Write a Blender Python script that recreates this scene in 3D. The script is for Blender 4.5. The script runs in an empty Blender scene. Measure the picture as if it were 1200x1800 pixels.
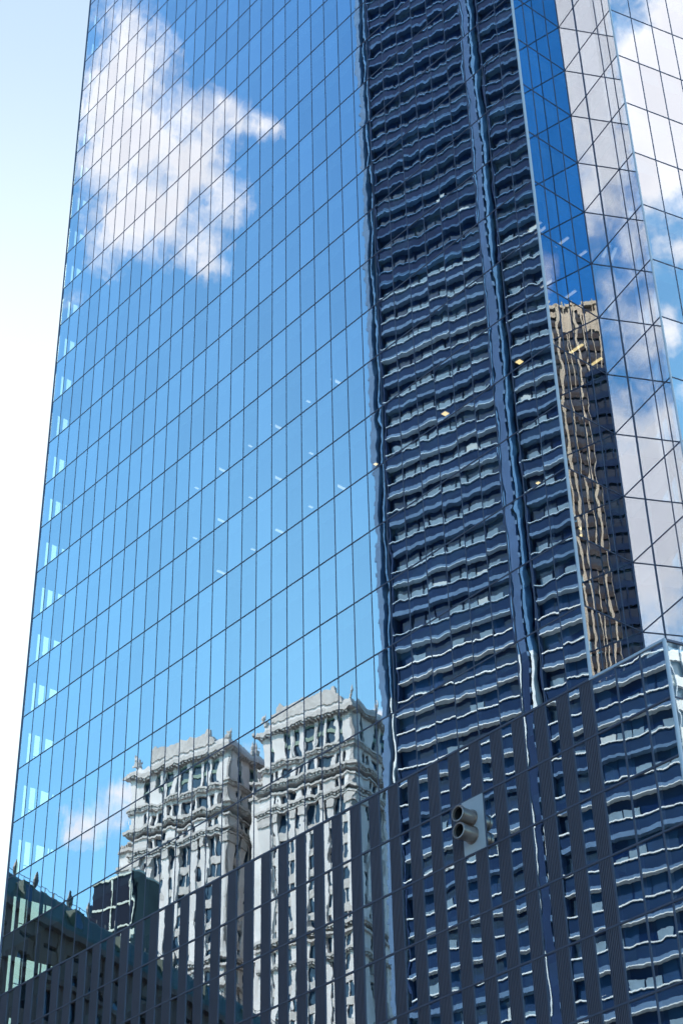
import bpy, math, random
from mathutils import Vector, Matrix
random.seed(7)
S = bpy.context.scene
COL = S.collection
R = math.radians
V = Vector

# ------------------------------------------------------------------ camera
CAM_Z = 1.6
cam = bpy.data.cameras.new("Camera")
co = bpy.data.objects.new("Camera", cam); COL.objects.link(co)
pit, roll = 0.6185, -0.0248
fw = V((0, math.cos(pit), math.sin(pit)))
r0 = V((1, 0, 0)); u0 = V((0, -math.sin(pit), math.cos(pit)))
rt = math.cos(roll) * r0 + math.sin(roll) * u0
up = -math.sin(roll) * r0 + math.cos(roll) * u0
m = Matrix((rt, up, -fw)).transposed().to_4x4()
m.translation = V((0, 0, CAM_Z))
co.matrix_world = m
cam.sensor_fit = 'VERTICAL'
cam.sensor_height = 24.0
cam.lens = 24.0 * 3128.8 / 1800.0
cam.clip_start = 0.1
cam.clip_end = 5000
S.camera = co

# ------------------------------------------------------------------ world
SUN_AZ, SUN_EL = 65.0, 45.0          # azimuth counted from +X towards +Y
W = bpy.data.worlds.new("World"); S.world = W; W.use_nodes = True
nt = W.node_tree; N = nt.nodes; L = nt.links
for n in list(N): N.remove(n)
def nd(tree, t, **kw):
    n = tree.nodes.new(t)
    for k, v in kw.items(): setattr(n, k, v)
    return n
def math_(tree, op, a, b=None, c=None, clamp=False):
    n = tree.nodes.new('ShaderNodeMath'); n.operation = op; n.use_clamp = clamp
    for i, x in enumerate((a, b, c)):
        if x is None: continue
        if isinstance(x, (int, float)): n.inputs[i].default_value = x
        else: tree.links.new(x, n.inputs[i])
    return n.outputs[0]
def vmath(tree, op, a, b=None, scale=None):
    n = tree.nodes.new('ShaderNodeVectorMath'); n.operation = op
    for i, x in enumerate((a, b)):
        if x is None: continue
        if isinstance(x, (tuple, list, Vector)): n.inputs[i].default_value = tuple(x)
        else: tree.links.new(x, n.inputs[i])
    if scale is not None:
        if isinstance(scale, (int, float)): n.inputs['Scale'].default_value = scale
        else: tree.links.new(scale, n.inputs['Scale'])
    return n.outputs['Value'] if op in ('DOT_PRODUCT', 'LENGTH', 'DISTANCE') else n.outputs[0]

out = nd(nt, 'ShaderNodeOutputWorld')
bg = nd(nt, 'ShaderNodeBackground')
sky = nd(nt, 'ShaderNodeTexSky'); sky.sky_type = 'NISHITA'; sky.sun_disc = False
sky.sun_elevation = R(SUN_EL); sky.sun_rotation = R(90 - SUN_AZ)
sky.altitude = 30; sky.air_density = 1.0; sky.dust_density = 0.7; sky.ozone_density = 2.5
SKY_STRENGTH = 0.15
bg.inputs['Strength'].default_value = SKY_STRENGTH
tc = nd(nt, 'ShaderNodeTexCoord')
D = vmath(nt, 'NORMALIZE', tc.outputs['Generated'])
def dirv(az, el):
    return V((math.cos(R(el)) * math.cos(R(az)), math.cos(R(el)) * math.sin(R(az)), math.sin(R(el))))
# cumulus: (azimuth, elevation, half width deg, half height deg, weight)
CLOUDS = [
    # the big cloud that the main glass front mirrors
    (162.5, 50.3, 1.6, 1.2, 1.0), (163.6, 49.2, 1.5, 0.9, 0.85), (161.9, 48.2, 1.5, 1.2, 1.0),
    (162.3, 46.4, 1.8, 1.4, 1.1), (164.2, 47.1, 1.6, 1.1, 1.0), (166.2, 48.1, 1.5, 0.7, 0.85),
    (168.0, 47.9, 1.3, 0.55, 0.75), (169.4, 47.6, 0.8, 0.4, 0.6), (166.2, 46.3, 1.4, 1.1, 1.0),
    (167.8, 45.4, 1.1, 0.8, 0.75), (165.0, 44.8, 1.8, 1.1, 1.1), (162.8, 44.4, 1.5, 1.1, 1.0),
    (166.4, 43.6, 1.2, 0.7, 0.9), (167.2, 43.1, 0.6, 0.5, 0.5), (162.4, 43.2, 0.8, 0.5, 0.6),
    (161.2, 41.9, 0.7, 0.5, 0.45),
    # low wisps beside the stone towers
    (163.6, 25.6, 1.2, 0.5, 0.8), (164.6, 26.4, 0.9, 0.45, 0.85), (163.0, 25.0, 0.8, 0.4, 0.6), (169.2, 27.7, 0.6, 0.4, 0.5),
    (173.9, 28.6, 0.7, 0.45, 1.1),
    # the banks mirrored by the notch and the side front
    (-75.5, 51.0, 3.0, 8.2, 1.5), (-75.0, 34.5, 3.0, 4.2, 1.5), (-76.5, 40.5, 0.8, 0.9, 0.55), (-125.6, 42.6, 0.7, 1.2, 0.5),
    (-21.3, 46.8, 2.4, 2.6, 1.6), (-22.6, 48.6, 1.0, 1.2, 0.8), (-20.3, 50.5, 1.2, 2.6, 1.1), (-23.2, 45.0, 0.8, 1.2, 0.9), (-23.3, 51.0, 0.35, 0.6, 0.9),
    (-21.9, 42.4, 1.0, 0.9, 0.72), (-22.9, 43.0, 0.4, 0.5, 0.45), (-22.9, 40.3, 0.7, 0.8, 0.75), (-22.6, 38.2, 1.0, 0.5, 0.5), (-22.5, 33, 2.5, 2.8, 1.0),
]
field = None
for az, el, ra, re, w in CLOUDS:
    c = dirv(az, el)
    ea = V((-math.sin(R(az)), math.cos(R(az)), 0)); ee = ea.cross(c) * -1
    d = vmath(nt, 'SUBTRACT', D, tuple(c))
    x = vmath(nt, 'DOT_PRODUCT', d, tuple(ea / (math.sin(R(ra)) * math.cos(R(el)))))
    y = vmath(nt, 'DOT_PRODUCT', d, tuple(ee / math.sin(R(re))))
    e = math_(nt, 'EXPONENT', math_(nt, 'MULTIPLY_ADD', x, math_(nt, 'MULTIPLY', x, -1.0), math_(nt, 'MULTIPLY', math_(nt, 'MULTIPLY', y, y), -1.0)))
    # gaussians also answer on the far side of the sphere: keep the near one
    e = math_(nt, 'MULTIPLY', e, w * (0.84 if az > 100 and el > 40 else 1.0))
    field = e if field is None else math_(nt, 'ADD', field, e)
def wnoise(scale, detail, rough, seed=0.0):
    n = nd(nt, 'ShaderNodeTexNoise'); n.noise_dimensions = '4D'
    n.inputs['Scale'].default_value = scale; n.inputs['Detail'].default_value = detail; n.inputs['Roughness'].default_value = rough
    n.inputs['W'].default_value = seed
    L.new(D, n.inputs['Vector']); return n
n1_ = wnoise(42, 9, 0.6, 1.3); n2_ = wnoise(120, 6, 0.65, 4.0)
f = math_(nt, 'ADD', field, math_(nt, 'MULTIPLY', math_(nt, 'SUBTRACT', n1_.outputs['Fac'], 0.5), 2.2))
f = math_(nt, 'ADD', f, math_(nt, 'MULTIPLY', math_(nt, 'SUBTRACT', n2_.outputs['Fac'], 0.5), 0.9))
near = math_(nt, 'MULTIPLY', field, 6.0, clamp=True)
f = math_(nt, 'SUBTRACT', f, math_(nt, 'MULTIPLY', math_(nt, 'SUBTRACT', 1.0, near), 0.8))
def smooth(x, a, b):
    n = nd(nt, 'ShaderNodeMapRange'); n.interpolation_type = 'SMOOTHSTEP'
    n.inputs['From Min'].default_value = a; n.inputs['From Max'].default_value = b
    L.new(x, n.inputs['Value']); return n.outputs['Result']
mask = smooth(f, 0.10, 1.22)
core = smooth(math_(nt, 'ADD', field, math_(nt, 'MULTIPLY', math_(nt, 'SUBTRACT', n1_.outputs['Fac'], 0.5), 1.6)), 0.6, 1.6)
# thin bright haze veil around the sun's side of the sky
sunv = dirv(SUN_AZ + 42, 34)
veil = smooth(vmath(nt, 'DOT_PRODUCT', D, tuple(sunv)), 0.82, 0.92)
def rgb(tree, c):
    n = tree.nodes.new('ShaderNodeRGB'); n.outputs[0].default_value = (*c, 1); return n.outputs[0]
def mixc(tree, fac, a, b, mode='MIX'):
    n = tree.nodes.new('ShaderNodeMix'); n.data_type = 'RGBA'; n.blend_type = mode
    for s, x in ((0, fac), (6, a), (7, b)):
        if isinstance(x, (int, float)): n.inputs[s].default_value = x
        elif isinstance(x, tuple): n.inputs[s].default_value = (*x, 1)
        else: tree.links.new(x, n.inputs[s])
    return n.outputs[2]
CL_B = 1.0 / SKY_STRENGTH
# clouds facing the sun across the sky are brighter
back = smooth(vmath(nt, 'DOT_PRODUCT', D, tuple(dirv(SUN_AZ + 180, 20))), -0.3, 0.75)
cb = mixc(nt, back, (0.66 * CL_B, 0.64 * CL_B, 0.65 * CL_B), (0.68 * CL_B, 0.67 * CL_B, 0.70 * CL_B))
cb = mixc(nt, 1.0, cb, mixc(nt, smooth(vmath(nt, 'DOT_PRODUCT', D, tuple(dirv(-18, 45))), 0.86, 0.97), (1.0, 1.0, 1.0), (1.28, 1.28, 1.28)), 'MULTIPLY')
cshade = mixc(nt, core, cb, mixc(nt, 1.0, cb, (0.86, 0.87, 0.91), 'MULTIPLY'))
sepz = nd(nt, 'ShaderNodeSeparateXYZ'); L.new(D, sepz.inputs[0])
veilc = mixc(nt, smooth(sepz.outputs[2], 0.60, 0.80), (0.37 * CL_B, 0.40 * CL_B, 0.43 * CL_B), (0.225 * CL_B, 0.295 * CL_B, 0.37 * CL_B))
deep = smooth(vmath(nt, 'DOT_PRODUCT', D, tuple(dirv(-126, 48))), 0.62, 0.97)
skyc = mixc(nt, veil, mixc(nt, 1.0, mixc(nt, deep, (1.0, 1.0, 1.0), (0.22, 0.62, 0.95)), mixc(nt, 1.0, sky.outputs[0], (0.80, 1.17, 1.22), 'MULTIPLY'), 'MULTIPLY'), veilc)
skyc = mixc(nt, smooth(vmath(nt, 'DOT_PRODUCT', D, tuple(dirv(152, 33))), 0.955, 0.993), skyc, mixc(nt, 1.0, skyc, (0.70, 0.84, 0.95), 'MULTIPLY'))
low = math_(nt, 'MULTIPLY', smooth(sepz.outputs[2], 0.80, 0.46), math_(nt, 'SUBTRACT', 1.0, deep))   # paler air towards the horizon
skyc = mixc(nt, low, skyc, mixc(nt, 1.0, skyc, (0.058 * CL_B, 0.132 * CL_B, 0.12 * CL_B), 'ADD'))
L.new(mixc(nt, mask, skyc, cshade), bg.inputs['Color'])
L.new(bg.outputs[0], out.inputs[0])

# ------------------------------------------------------------------ sun and exposure
sd = bpy.data.lights.new("Sun", 'SUN'); sd.energy = 3.2; sd.angle = R(0.5); sd.color = (1.0, 0.94, 0.86)
so = bpy.data.objects.new("Sun", sd); COL.objects.link(so)
so.rotation_euler = (-dirv(SUN_AZ, SUN_EL)).to_track_quat('-Z', 'Y').to_euler()
so.location = (0, 0, 400)
S.view_settings.view_transform = 'Standard'; S.view_settings.look = 'None'
S.view_settings.exposure = 1.42; S.view_settings.gamma = 1.0
S.cycles.max_bounces = 14; S.cycles.glossy_bounces = 10; S.cycles.transparent_max_bounces = 24
S.cycles.diffuse_bounces = 2; S.cycles.caustics_reflective = True
S.cycles.use_denoising = True; S.cycles.sample_clamp_indirect = 8

# ------------------------------------------------------------------ helpers
class MB:
    def __init__(s): s.v = []; s.f = []; s.m = []
    def quad(s, pts, mi=0):
        b = len(s.v); s.v += [tuple(p) for p in pts]; s.f.append(tuple(range(b, b + len(pts)))); s.m.append(mi)
    def hexa(s, c, mi=0):           # 8 corners: bottom ring 0-3, top ring 4-7
        b = len(s.v); s.v += [tuple(p) for p in c]
        for q in ((3, 2, 1, 0), (4, 5, 6, 7), (0, 1, 5, 4), (1, 2, 6, 5), (2, 3, 7, 6), (3, 0, 4, 7)):
            s.f.append(tuple(b + i for i in q)); s.m.append(mi)
    def prism(s, poly, z0, z1, mi=0):   # poly counter-clockwise from above
        b = len(s.v); n = len(poly)
        s.v += [(p[0], p[1], z0) for p in poly] + [(p[0], p[1], z1) for p in poly]
        s.f.append(tuple(b + i for i in reversed(range(n)))); s.m.append(mi)
        s.f.append(tuple(b + n + i for i in range(n))); s.m.append(mi)
        for i in range(n):
            j = (i + 1) % n; s.f.append((b + i, b + j, b + n + j, b + n + i)); s.m.append(mi)
    def rings(s, rings, mi=0, cap=True, closed=True):
        b = len(s.v); n = len(rings[0])
        for r in rings: s.v += [tuple(p) for p in r]
        for k in range(len(rings) - 1):
            for i in range(n if closed else n - 1):
                j = (i + 1) % n
                s.f.append((b + k * n + i, b + k * n + j, b + (k + 1) * n + j, b + (k + 1) * n + i)); s.m.append(mi)
        if cap:
            s.f.append(tuple(b + i for i in reversed(range(n)))); s.m.append(mi)
            s.f.append(tuple(b + (len(rings) - 1) * n + i for i in range(n))); s.m.append(mi)
    def mesh(s, name, mats):
        me = bpy.data.meshes.new(name); me.from_pydata(s.v, [], s.f)
        for m_ in (mats if isinstance(mats, (list, tuple)) else [mats]): me.materials.append(m_)
        me.polygons.foreach_set('material_index', s.m); me.update(); return me
class Fr:
    """A wall plane: u runs along the wall, o outwards from it, z up."""
    def __init__(s, p, d, flip=False):
        s.p = V((p[0], p[1], 0)); s.d = V((d[0], d[1], 0)).normalized()
        s.n = V((s.d.y, -s.d.x, 0)) * (-1 if flip else 1)
    def P(s, u, o, z): return s.p + s.d * u + s.n * o + V((0, 0, z))
    def box(s, mb, u0, u1, o0, o1, z0, z1, mi=0):
        c = [s.P(u0, o1, z0), s.P(u1, o1, z0), s.P(u1, o0, z0), s.P(u0, o0, z0),
             s.P(u0, o1, z1), s.P(u1, o1, z1), s.P(u1, o0, z1), s.P(u0, o0, z1)]
        if (s.d.cross(s.n)).z > 0: c = [c[3], c[2], c[1], c[0], c[7], c[6], c[5], c[4]]
        mb.hexa(c, mi)
def link(name, me, parent=None, loc=None, kind=None):
    o = bpy.data.objects.new(name, me); COL.objects.link(o)
    if parent is not None: o.parent = parent
    if loc is not None: o.location = loc
    if kind: o['kind'] = kind
    return o
def part(name, mb, mats, parent, kind=None):
    """mb holds world coordinates; root empties carry no rotation."""
    base = V((0, 0, 0)); p = parent
    while p is not None: base += V(p.location); p = p.parent
    mb.v = [(x - base.x, y - base.y, z - base.z) for x, y, z in mb.v]
    return link(name, mb.mesh(name, mats), parent, None, kind)
def thing(name, label, cat, loc, group=None):
    o = bpy.data.objects.new(name, None); COL.objects.link(o); o.location = loc
    o['label'] = label; o['category'] = cat
    if group: o['group'] = group
    return o
def structure(name, mb, mat):
    o = link(name, mb.mesh(name, mat)); o['kind'] = 'structure'; return o

# ------------------------------------------------------------------ materials
def pbr(name, c, rough=0.6, metal=0.0, var=0.0, scale=1.0, spec=0.5, stretch=(1, 1, 1)):
    m_ = bpy.data.materials.new(name); m_.use_nodes = True; t = m_.node_tree
    b = t.nodes['Principled BSDF']; b.inputs['Roughness'].default_value = rough
    b.inputs['Metallic'].default_value = metal; b.inputs['Specular IOR Level'].default_value = spec
    b.inputs['Base Color'].default_value = (*c, 1)
    if var:
        g = t.nodes.new('ShaderNodeNewGeometry')
        n = t.nodes.new('ShaderNodeTexNoise'); n.inputs['Scale'].default_value = scale; n.inputs['Detail'].default_value = 6
        t.links.new(vmath(t, 'MULTIPLY', g.outputs['Position'], stretch), n.inputs['Vector'])
        k = math_(t, 'MULTIPLY_ADD', math_(t, 'SUBTRACT', n.outputs['Fac'], 0.5), 2.4 * var, 1.0)
        cc = t.nodes.new('ShaderNodeCombineColor')
        for i in range(3): t.links.new(math_(t, 'MULTIPLY', k, c[i]), cc.inputs[i])
        t.links.new(cc.outputs[0], b.inputs['Base Color'])
    return m_
def glass(name, fr, w, h, z0, tint=(0.93, 0.97, 1.0), trans=(0.87, 0.97, 0.94), r0=0.50, wav=0.0025, tilt=0.0010, seed=0.0, sx=1.05, sz=0.46, rmax=0.95):
    """Coated curtain-wall glass: mirror coat over tinted clear glass, each pane slightly out of true."""
    m_ = bpy.data.materials.new(name); m_.use_nodes = True; t = m_.node_tree
    for n in list(t.nodes): t.nodes.remove(n)
    o = t.nodes.new('ShaderNodeOutputMaterial'); g = t.nodes.new('ShaderNodeNewGeometry')
    pos = g.outputs['Position']; T = fr.d; Z = V((0, 0, 1))
    u = math_(t, 'SUBTRACT', vmath(t, 'DOT_PRODUCT', pos, tuple(T)), fr.p.dot(T))
    z = math_(t, 'SUBTRACT', vmath(t, 'DOT_PRODUCT', pos, tuple(Z)), z0)
    def cxyz(a, b, c=0.0):
        n = t.nodes.new('ShaderNodeCombineXYZ')
        for i, x in enumerate((a, b, c)):
            if isinstance(x, (int, float)): n.inputs[i].default_value = x
            else: t.links.new(x, n.inputs[i])
        return n.outputs[0]
    pu = math_(t, 'FLOOR', math_(t, 'DIVIDE', u, w)); pz = math_(t, 'FLOOR', math_(t, 'DIVIDE', z, h))
    wn = t.nodes.new('ShaderNodeTexWhiteNoise'); wn.noise_dimensions = '3D'; t.links.new(cxyz(pu, pz, seed), wn.inputs['Vector'])
    nz = t.nodes.new('ShaderNodeTexNoise'); nz.noise_dimensions = '3D'
    nz.inputs['Scale'].default_value = 1.0; nz.inputs['Detail'].default_value = 3.2; nz.inputs['Roughness'].default_value = 0.56
    # a little discontinuity from pane to pane
    shift = vmath(t, 'SCALE', wn.outputs['Color'], scale=0.9)
    t.links.new(vmath(t, 'ADD', cxyz(math_(t, 'MULTIPLY', u, sx), math_(t, 'MULTIPLY', z, sz), seed), shift), nz.inputs['Vector'])
    sw = t.nodes.new('ShaderNodeSeparateColor'); t.links.new(wn.outputs['Color'], sw.inputs[0])
    sn = t.nodes.new('ShaderNodeSeparateColor'); t.links.new(nz.outputs['Color'], sn.inputs[0])
    s1 = math_(t, 'ADD', math_(t, 'MULTIPLY', math_(t, 'SUBTRACT', sn.outputs[0], 0.5), wav * 3.0), math_(t, 'MULTIPLY', math_(t, 'SUBTRACT', sw.outputs[0], 0.5), tilt * 2))
    s2 = math_(t, 'ADD', math_(t, 'MULTIPLY', math_(t, 'SUBTRACT', sn.outputs[1], 0.5), wav * 2.7), math_(t, 'MULTIPLY', math_(t, 'SUBTRACT', sw.outputs[1], 0.5), tilt * 2))
    nn = vmath(t, 'ADD', vmath(t, 'ADD', g.outputs['Normal'], vmath(t, 'SCALE', tuple(T), scale=s1)), vmath(t, 'SCALE', tuple(Z), scale=s2))
    nn = vmath(t, 'NORMALIZE', nn)
    gl = t.nodes.new('ShaderNodeBsdfGlossy'); gl.inputs['Roughness'].default_value = 0.0
    t.links.new(nn, gl.inputs['Normal'])
    k = math_(t, 'MULTIPLY_ADD', math_(t, 'SUBTRACT', sw.outputs[2], 0.5), 0.13, 1.0)
    cc = t.nodes.new('ShaderNodeCombineColor')
    for i in range(3): t.links.new(math_(t, 'MULTIPLY', k, tint[i]), cc.inputs[i])
    t.links.new(cc.outputs[0], gl.inputs['Color'])
    tr = t.nodes.new('ShaderNodeBsdfTransparent'); tr.inputs['Color'].default_value = (*trans, 1)
    cosi = math_(t, 'ABSOLUTE', vmath(t, 'DOT_PRODUCT', g.outputs['Normal'], g.outputs['Incoming']))
    p = math_(t, 'POWER', math_(t, 'SUBTRACT', 1.0, cosi, clamp=True), 4.0)
    fac = math_(t, 'MULTIPLY_ADD', p, rmax - r0, r0)
    mx = t.nodes.new('ShaderNodeMixShader'); t.links.new(fac, mx.inputs[0]); t.links.new(tr.outputs[0], mx.inputs[1]); t.links.new(gl.outputs[0], mx.inputs[2])
    t.links.new(mx.outputs[0], o.inputs['Surface'])
    return m_
def clear(name, c):
    m_ = bpy.data.materials.new(name); m_.use_nodes = True; t = m_.node_tree
    for n in list(t.nodes): t.nodes.remove(n)
    o = t.nodes.new('ShaderNodeOutputMaterial'); tr = t.nodes.new('ShaderNodeBsdfTransparent'); tr.inputs[0].default_value = (*c, 1)
    t.links.new(tr.outputs[0], o.inputs[0]); return m_
def lamp_mat(name, c, s):
    m_ = bpy.data.materials.new(name); m_.use_nodes = True; t = m_.node_tree
    for n in list(t.nodes): t.nodes.remove(n)
    o = t.nodes.new('ShaderNodeOutputMaterial'); e = t.nodes.new('ShaderNodeEmission')
    e.inputs[0].default_value = (*c, 1); e.inputs[1].default_value = s; t.links.new(e.outputs[0], o.inputs[0]); return m_

# ------------------------------------------------------------------ the glass tower: plan
Zb = 41.365 + CAM_Z                 # the podium's parapet line
H = 4.1                             # storey height of the tower
PR = [0.0, -2.9, -5.75, -8.85, -12.0, -15.4, -18.8, -22.2, -25.6, -29.0, -32.4, -35.8, -Zb + 0.4]
NR = 36                             # storeys above the podium
LE = V((-22.979, 111.167, 0)); C1 = V((11.374, 71.998, 0)); FO = V((14.566, 74.665, 0)); C2 = V((16.885, 70.020, 0))
dF = (C1 - LE).normalized(); w = (C1 - LE).length / 35
C3 = C1 + dF * (3 * w)
dC = V((1.3791, 0.6915, 0)).normalized(); wc = 1.5
CF = C2 + dC * 34
FF = Fr(LE, dF); FA = Fr(C1, FO - C1); FB = Fr(FO, C2 - FO); FC = Fr(C2, dC); FG = Fr(C3, dC)
FS = Fr(LE, -FF.n, flip=True)       # the far side front behind the left edge
BK = LE - FF.n * 35
LA = (FO - C1).length; LB = (C2 - FO).length
M_f = glass("glass_front", FF, w, H, Zb, seed=0.0)
M_p = glass("glass_podium", FF, w, 2.95, Zb, seed=3.0, wav=0.0026, tilt=0.0009)
M_a = glass("glass_notch_a", FA, 1.4, H, Zb, seed=5.0, wav=0.0016, tint=(0.90, 0.96, 1.0), r0=0.62)
M_b = glass("glass_notch_b", FB, 1.7, H, Zb, seed=7.0, wav=0.0006, tint=(0.97, 0.98, 1.0), r0=0.62)
M_c = glass("glass_side", FC, wc, H, Zb, seed=9.0, wav=0.0016, tint=(0.95, 0.98, 1.0), r0=0.45)
M_s = glass("glass_far_side", FS, 1.49, H, Zb, seed=11.0, r0=0.12, rmax=0.6, trans=(0.82, 0.97, 0.92))
M_in = clear("glass_inner_face", (0.97, 0.99, 0.98))
M_mul = pbr("mullion_metal", (0.09, 0.08, 0.105), 0.45, 0.3)
M_trim = pbr("bright_corner_metal", (0.50, 0.47, 0.49), 0.75, 0.0, spec=0.15)
M_slab = pbr("ceiling_grey", (0.10, 0.105, 0.11), 0.9)
M_core = pbr("core_dark", (0.05, 0.055, 0.06), 0.9)
M_lou = pbr("louvre_metal", (0.106, 0.080, 0.094), 0.55, 0.2, 0.12, 0.6)
M_ven = pbr("vent_plate_paint", (0.47, 0.42, 0.41), 0.5, 0.1, 0.10, 1.2, stretch=(1, 1, 0.3))
M_pip = pbr("vent_pipe_steel", (0.36, 0.27, 0.23), 0.36, 0.75, 0.15, 3.0)
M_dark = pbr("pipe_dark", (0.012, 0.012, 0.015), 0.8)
M_rail = pbr("rail_steel", (0.10, 0.11, 0.12), 0.5, 0.5)

tower = thing("glass_tower", "tall blue mirror glass tower with a notched corner above a striped podium", "skyscraper", (LE.x, LE.y, 0))
O = V(tower.location)

def pane_mesh(name, fr, pw, ph, mat, gap=0.02):
    """One pane at its lower corner: a 24 mm sheet, coated outer face first."""
    mb = MB(); f2 = Fr((0, 0, 0), fr.d); f2.n = fr.n
    a, b = gap, pw - gap; c, d = gap, ph - gap
    P = f2.P
    q = lambda pts: pts if (f2.d.cross(V((0, 0, 1)))).dot(f2.n) > 0 else list(reversed(pts))
    mb.quad(q([P(a, 0, c), P(b, 0, c), P(b, 0, d), P(a, 0, d)]), 0)
    mb.quad(q([P(a, -.024, d), P(b, -.024, d), P(b, -.024, c), P(a, -.024, c)]), 1)
    mb.quad(q([P(a, 0, d), P(b, 0, d), P(b, -.024, d), P(a, -.024, d)]), 1)
    mb.quad(q([P(a, -.024, c), P(b, -.024, c), P(b, 0, c), P(a, 0, c)]), 1)
    mb.quad(q([P(a, 0, c), P(a, 0, d), P(a, -.024, d), P(a, -.024, c)]), 1)
    mb.quad(q([P(b, 0, d), P(b, 0, c), P(b, -.024, c), P(b, -.024, d)]), 1)
    return mb.mesh(name, [mat, M_in])
def merge_into(mb, me, off):
    b = len(mb.v); mb.v += [(v.co.x + off.x, v.co.y + off.y, v.co.z + off.z) for v in me.vertices]
    for p in me.polygons: mb.f.append(tuple(b + i for i in p.vertices)); mb.m.append(p.material_index)
def px_area(pts):
    """Size in the picture, to pick the panes that show largest."""
    q = []
    for p in pts:
        d = p - V((0, 0, CAM_Z)); zz = d.dot(fw); x = 600 + 3128.8 * d.dot(rt) / zz; y = 900 - 3128.8 * d.dot(up) / zz
        q.append((x, y))
    cx = sum(a for a, b in q) / 4; cy = sum(b for a, b in q) / 4
    a = abs(sum(q[i][0] * q[(i + 1) % 4][1] - q[(i + 1) % 4][0] * q[i][1] for i in range(4))) / 2
    return a if 0 < cx < 1200 and 0 < cy < 1800 else a * 1e-3
def panes(name, fr, cells, mat):
    """cells: (u0, width, z0, height). The 100 that show largest are objects, the rest one part."""
    cells = sorted(cells, key=lambda c: -px_area([fr.P(c[0], 0, c[2]), fr.P(c[0] + c[1], 0, c[2]), fr.P(c[0] + c[1], 0, c[2] + c[3]), fr.P(c[0], 0, c[2] + c[3])]))
    lib = {}; rest = MB()
    for i, (u, pw, z, ph) in enumerate(cells):
        k = (round(pw, 3), round(ph, 3))
        if k not in lib: lib[k] = pane_mesh(name, fr, pw, ph, mat)
        if i < 100: link(name, lib[k], tower, fr.P(u, 0, z) - O)
        else: merge_into(rest, lib[k], fr.P(u, 0, z))
    if rest.v: part(name, rest, [mat, M_in], tower, 'stuff')

# main front
panes("window", FF, [(c * w, w, Zb + r * H, H) for r in range(NR) for c in range(35)], M_f)
# notch and side front
A_m = [0, 0.93, 2.95, LA]; B_m = [0, 1.7, 3.74, LB]
panes("notch_window", FA, [(A_m[i], A_m[i + 1] - A_m[i], Zb + r * H, H) for r in range(NR) for i in range(3)], M_a)
panes("notch_window", FB, [(B_m[i], B_m[i + 1] - B_m[i], Zb + r * H, H) for r in range(NR) for i in range(3)], M_b)
panes("side_window", FC, [(c * wc, wc, Zb + r * H, H) for r in range(NR) for c in range(22)], M_c)
# podium: half-width windows beside half-width louvres, then three full bays at the corner
pw_cells = []; lou_cells = []
VENT_COL = 29
for r in range(len(PR) - 1):
    z1, z0 = Zb + PR[r], Zb + PR[r + 1]
    for c in range(38):
        if c == VENT_COL - 0 and r == 1: continue
        if c < 35:
            pw_cells.append((c * w, w / 2, z0, z1 - z0)); lou_cells.append((c * w + w / 2, w / 2, z0, z1 - z0))
        else: pw_cells.append((c * w, w, z0, z1 - z0))
panes("podium_window", FF, pw_cells, M_p)
LG = (C2 - C3).length
g_cells = []
for r in range(len(PR) - 1):
    z1, z0 = Zb + PR[r], Zb + PR[r + 1]
    g_cells += [(0, LG / 2, z0, z1 - z0), (LG / 2, LG / 2, z0, z1 - z0)] + [(LG + c * wc, wc, z0, z1 - z0) for c in range(22)]
M_g = glass("glass_podium_side", FG, wc, 2.95, Zb, seed=13.0, wav=0.0026, tint=(0.95, 0.98, 1.0), r0=0.45)
panes("podium_side_window", FG, g_cells, M_g)
# louvres: vertical ribs on a backing sheet
def louvre_mesh(pw, ph):
    mb = MB(); f2 = Fr((0, 0, 0), FF.d); n = 7
    f2.box(mb, 0.03, pw - 0.03, -0.10, -0.03, 0.025, ph - 0.025)
    st = (pw - 0.06) / n
    for i in range(n):
        a = 0.03 + i * st + st * 0.22
        f2.box(mb, a, a + st * 0.56, -0.032, 0.035, 0.03, ph - 0.03)
    return mb.mesh("louvre_panel", M_lou)
lou_cells.sort(key=lambda c: -px_area([FF.P(c[0], 0, c[2]), FF.P(c[0] + c[1], 0, c[2]), FF.P(c[0] + c[1], 0, c[2] + c[3]), FF.P(c[0], 0, c[2] + c[3])]))
lib = {}; rest = MB()
for i, (u, pw, z, ph) in enumerate(lou_cells):
    k = round(ph, 3)
    if k not in lib: lib[k] = louvre_mesh(pw, ph)
    if i < 100: link("louvre_panel", lib[k], tower, FF.P(u, 0, z) - O)
    else: merge_into(rest, lib[k], FF.P(u, 0, z))
part("louvre_panel", rest, M_lou, tower, 'stuff')

# mullions (deep inside, shallow outside) and transoms
def mullions(fr, us, z0, z1, hw=0.022, out_=0.02, deep=0.26):
    for u in us:
        mb = MB(); fr.box(mb, u - hw, u + hw, -deep, out_, z0, z1); part("mullion", mb, M_mul, tower)
ZT = Zb + NR * H
mullions(FF, [c * w for c in range(1, 35)], Zb + 0.06, ZT)
mullions(FA, A_m[1:3], Zb + 0.06, ZT, 0.028); mullions(FB, B_m[1:3], Zb + 0.06, ZT, 0.028)
mullions(FC, [c * wc for c in range(1, 22)], Zb + 0.06, ZT, 0.026)
ZB0 = Zb + PR[-1]
mullions(FF, [35 * w, 36 * w, 37 * w], ZB0, Zb - 0.05, 0.035, 0.04)
mullions(FG, [LG / 2] + [LG + c * wc for c in range(22)], ZB0, Zb - 0.05, 0.026)
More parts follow.
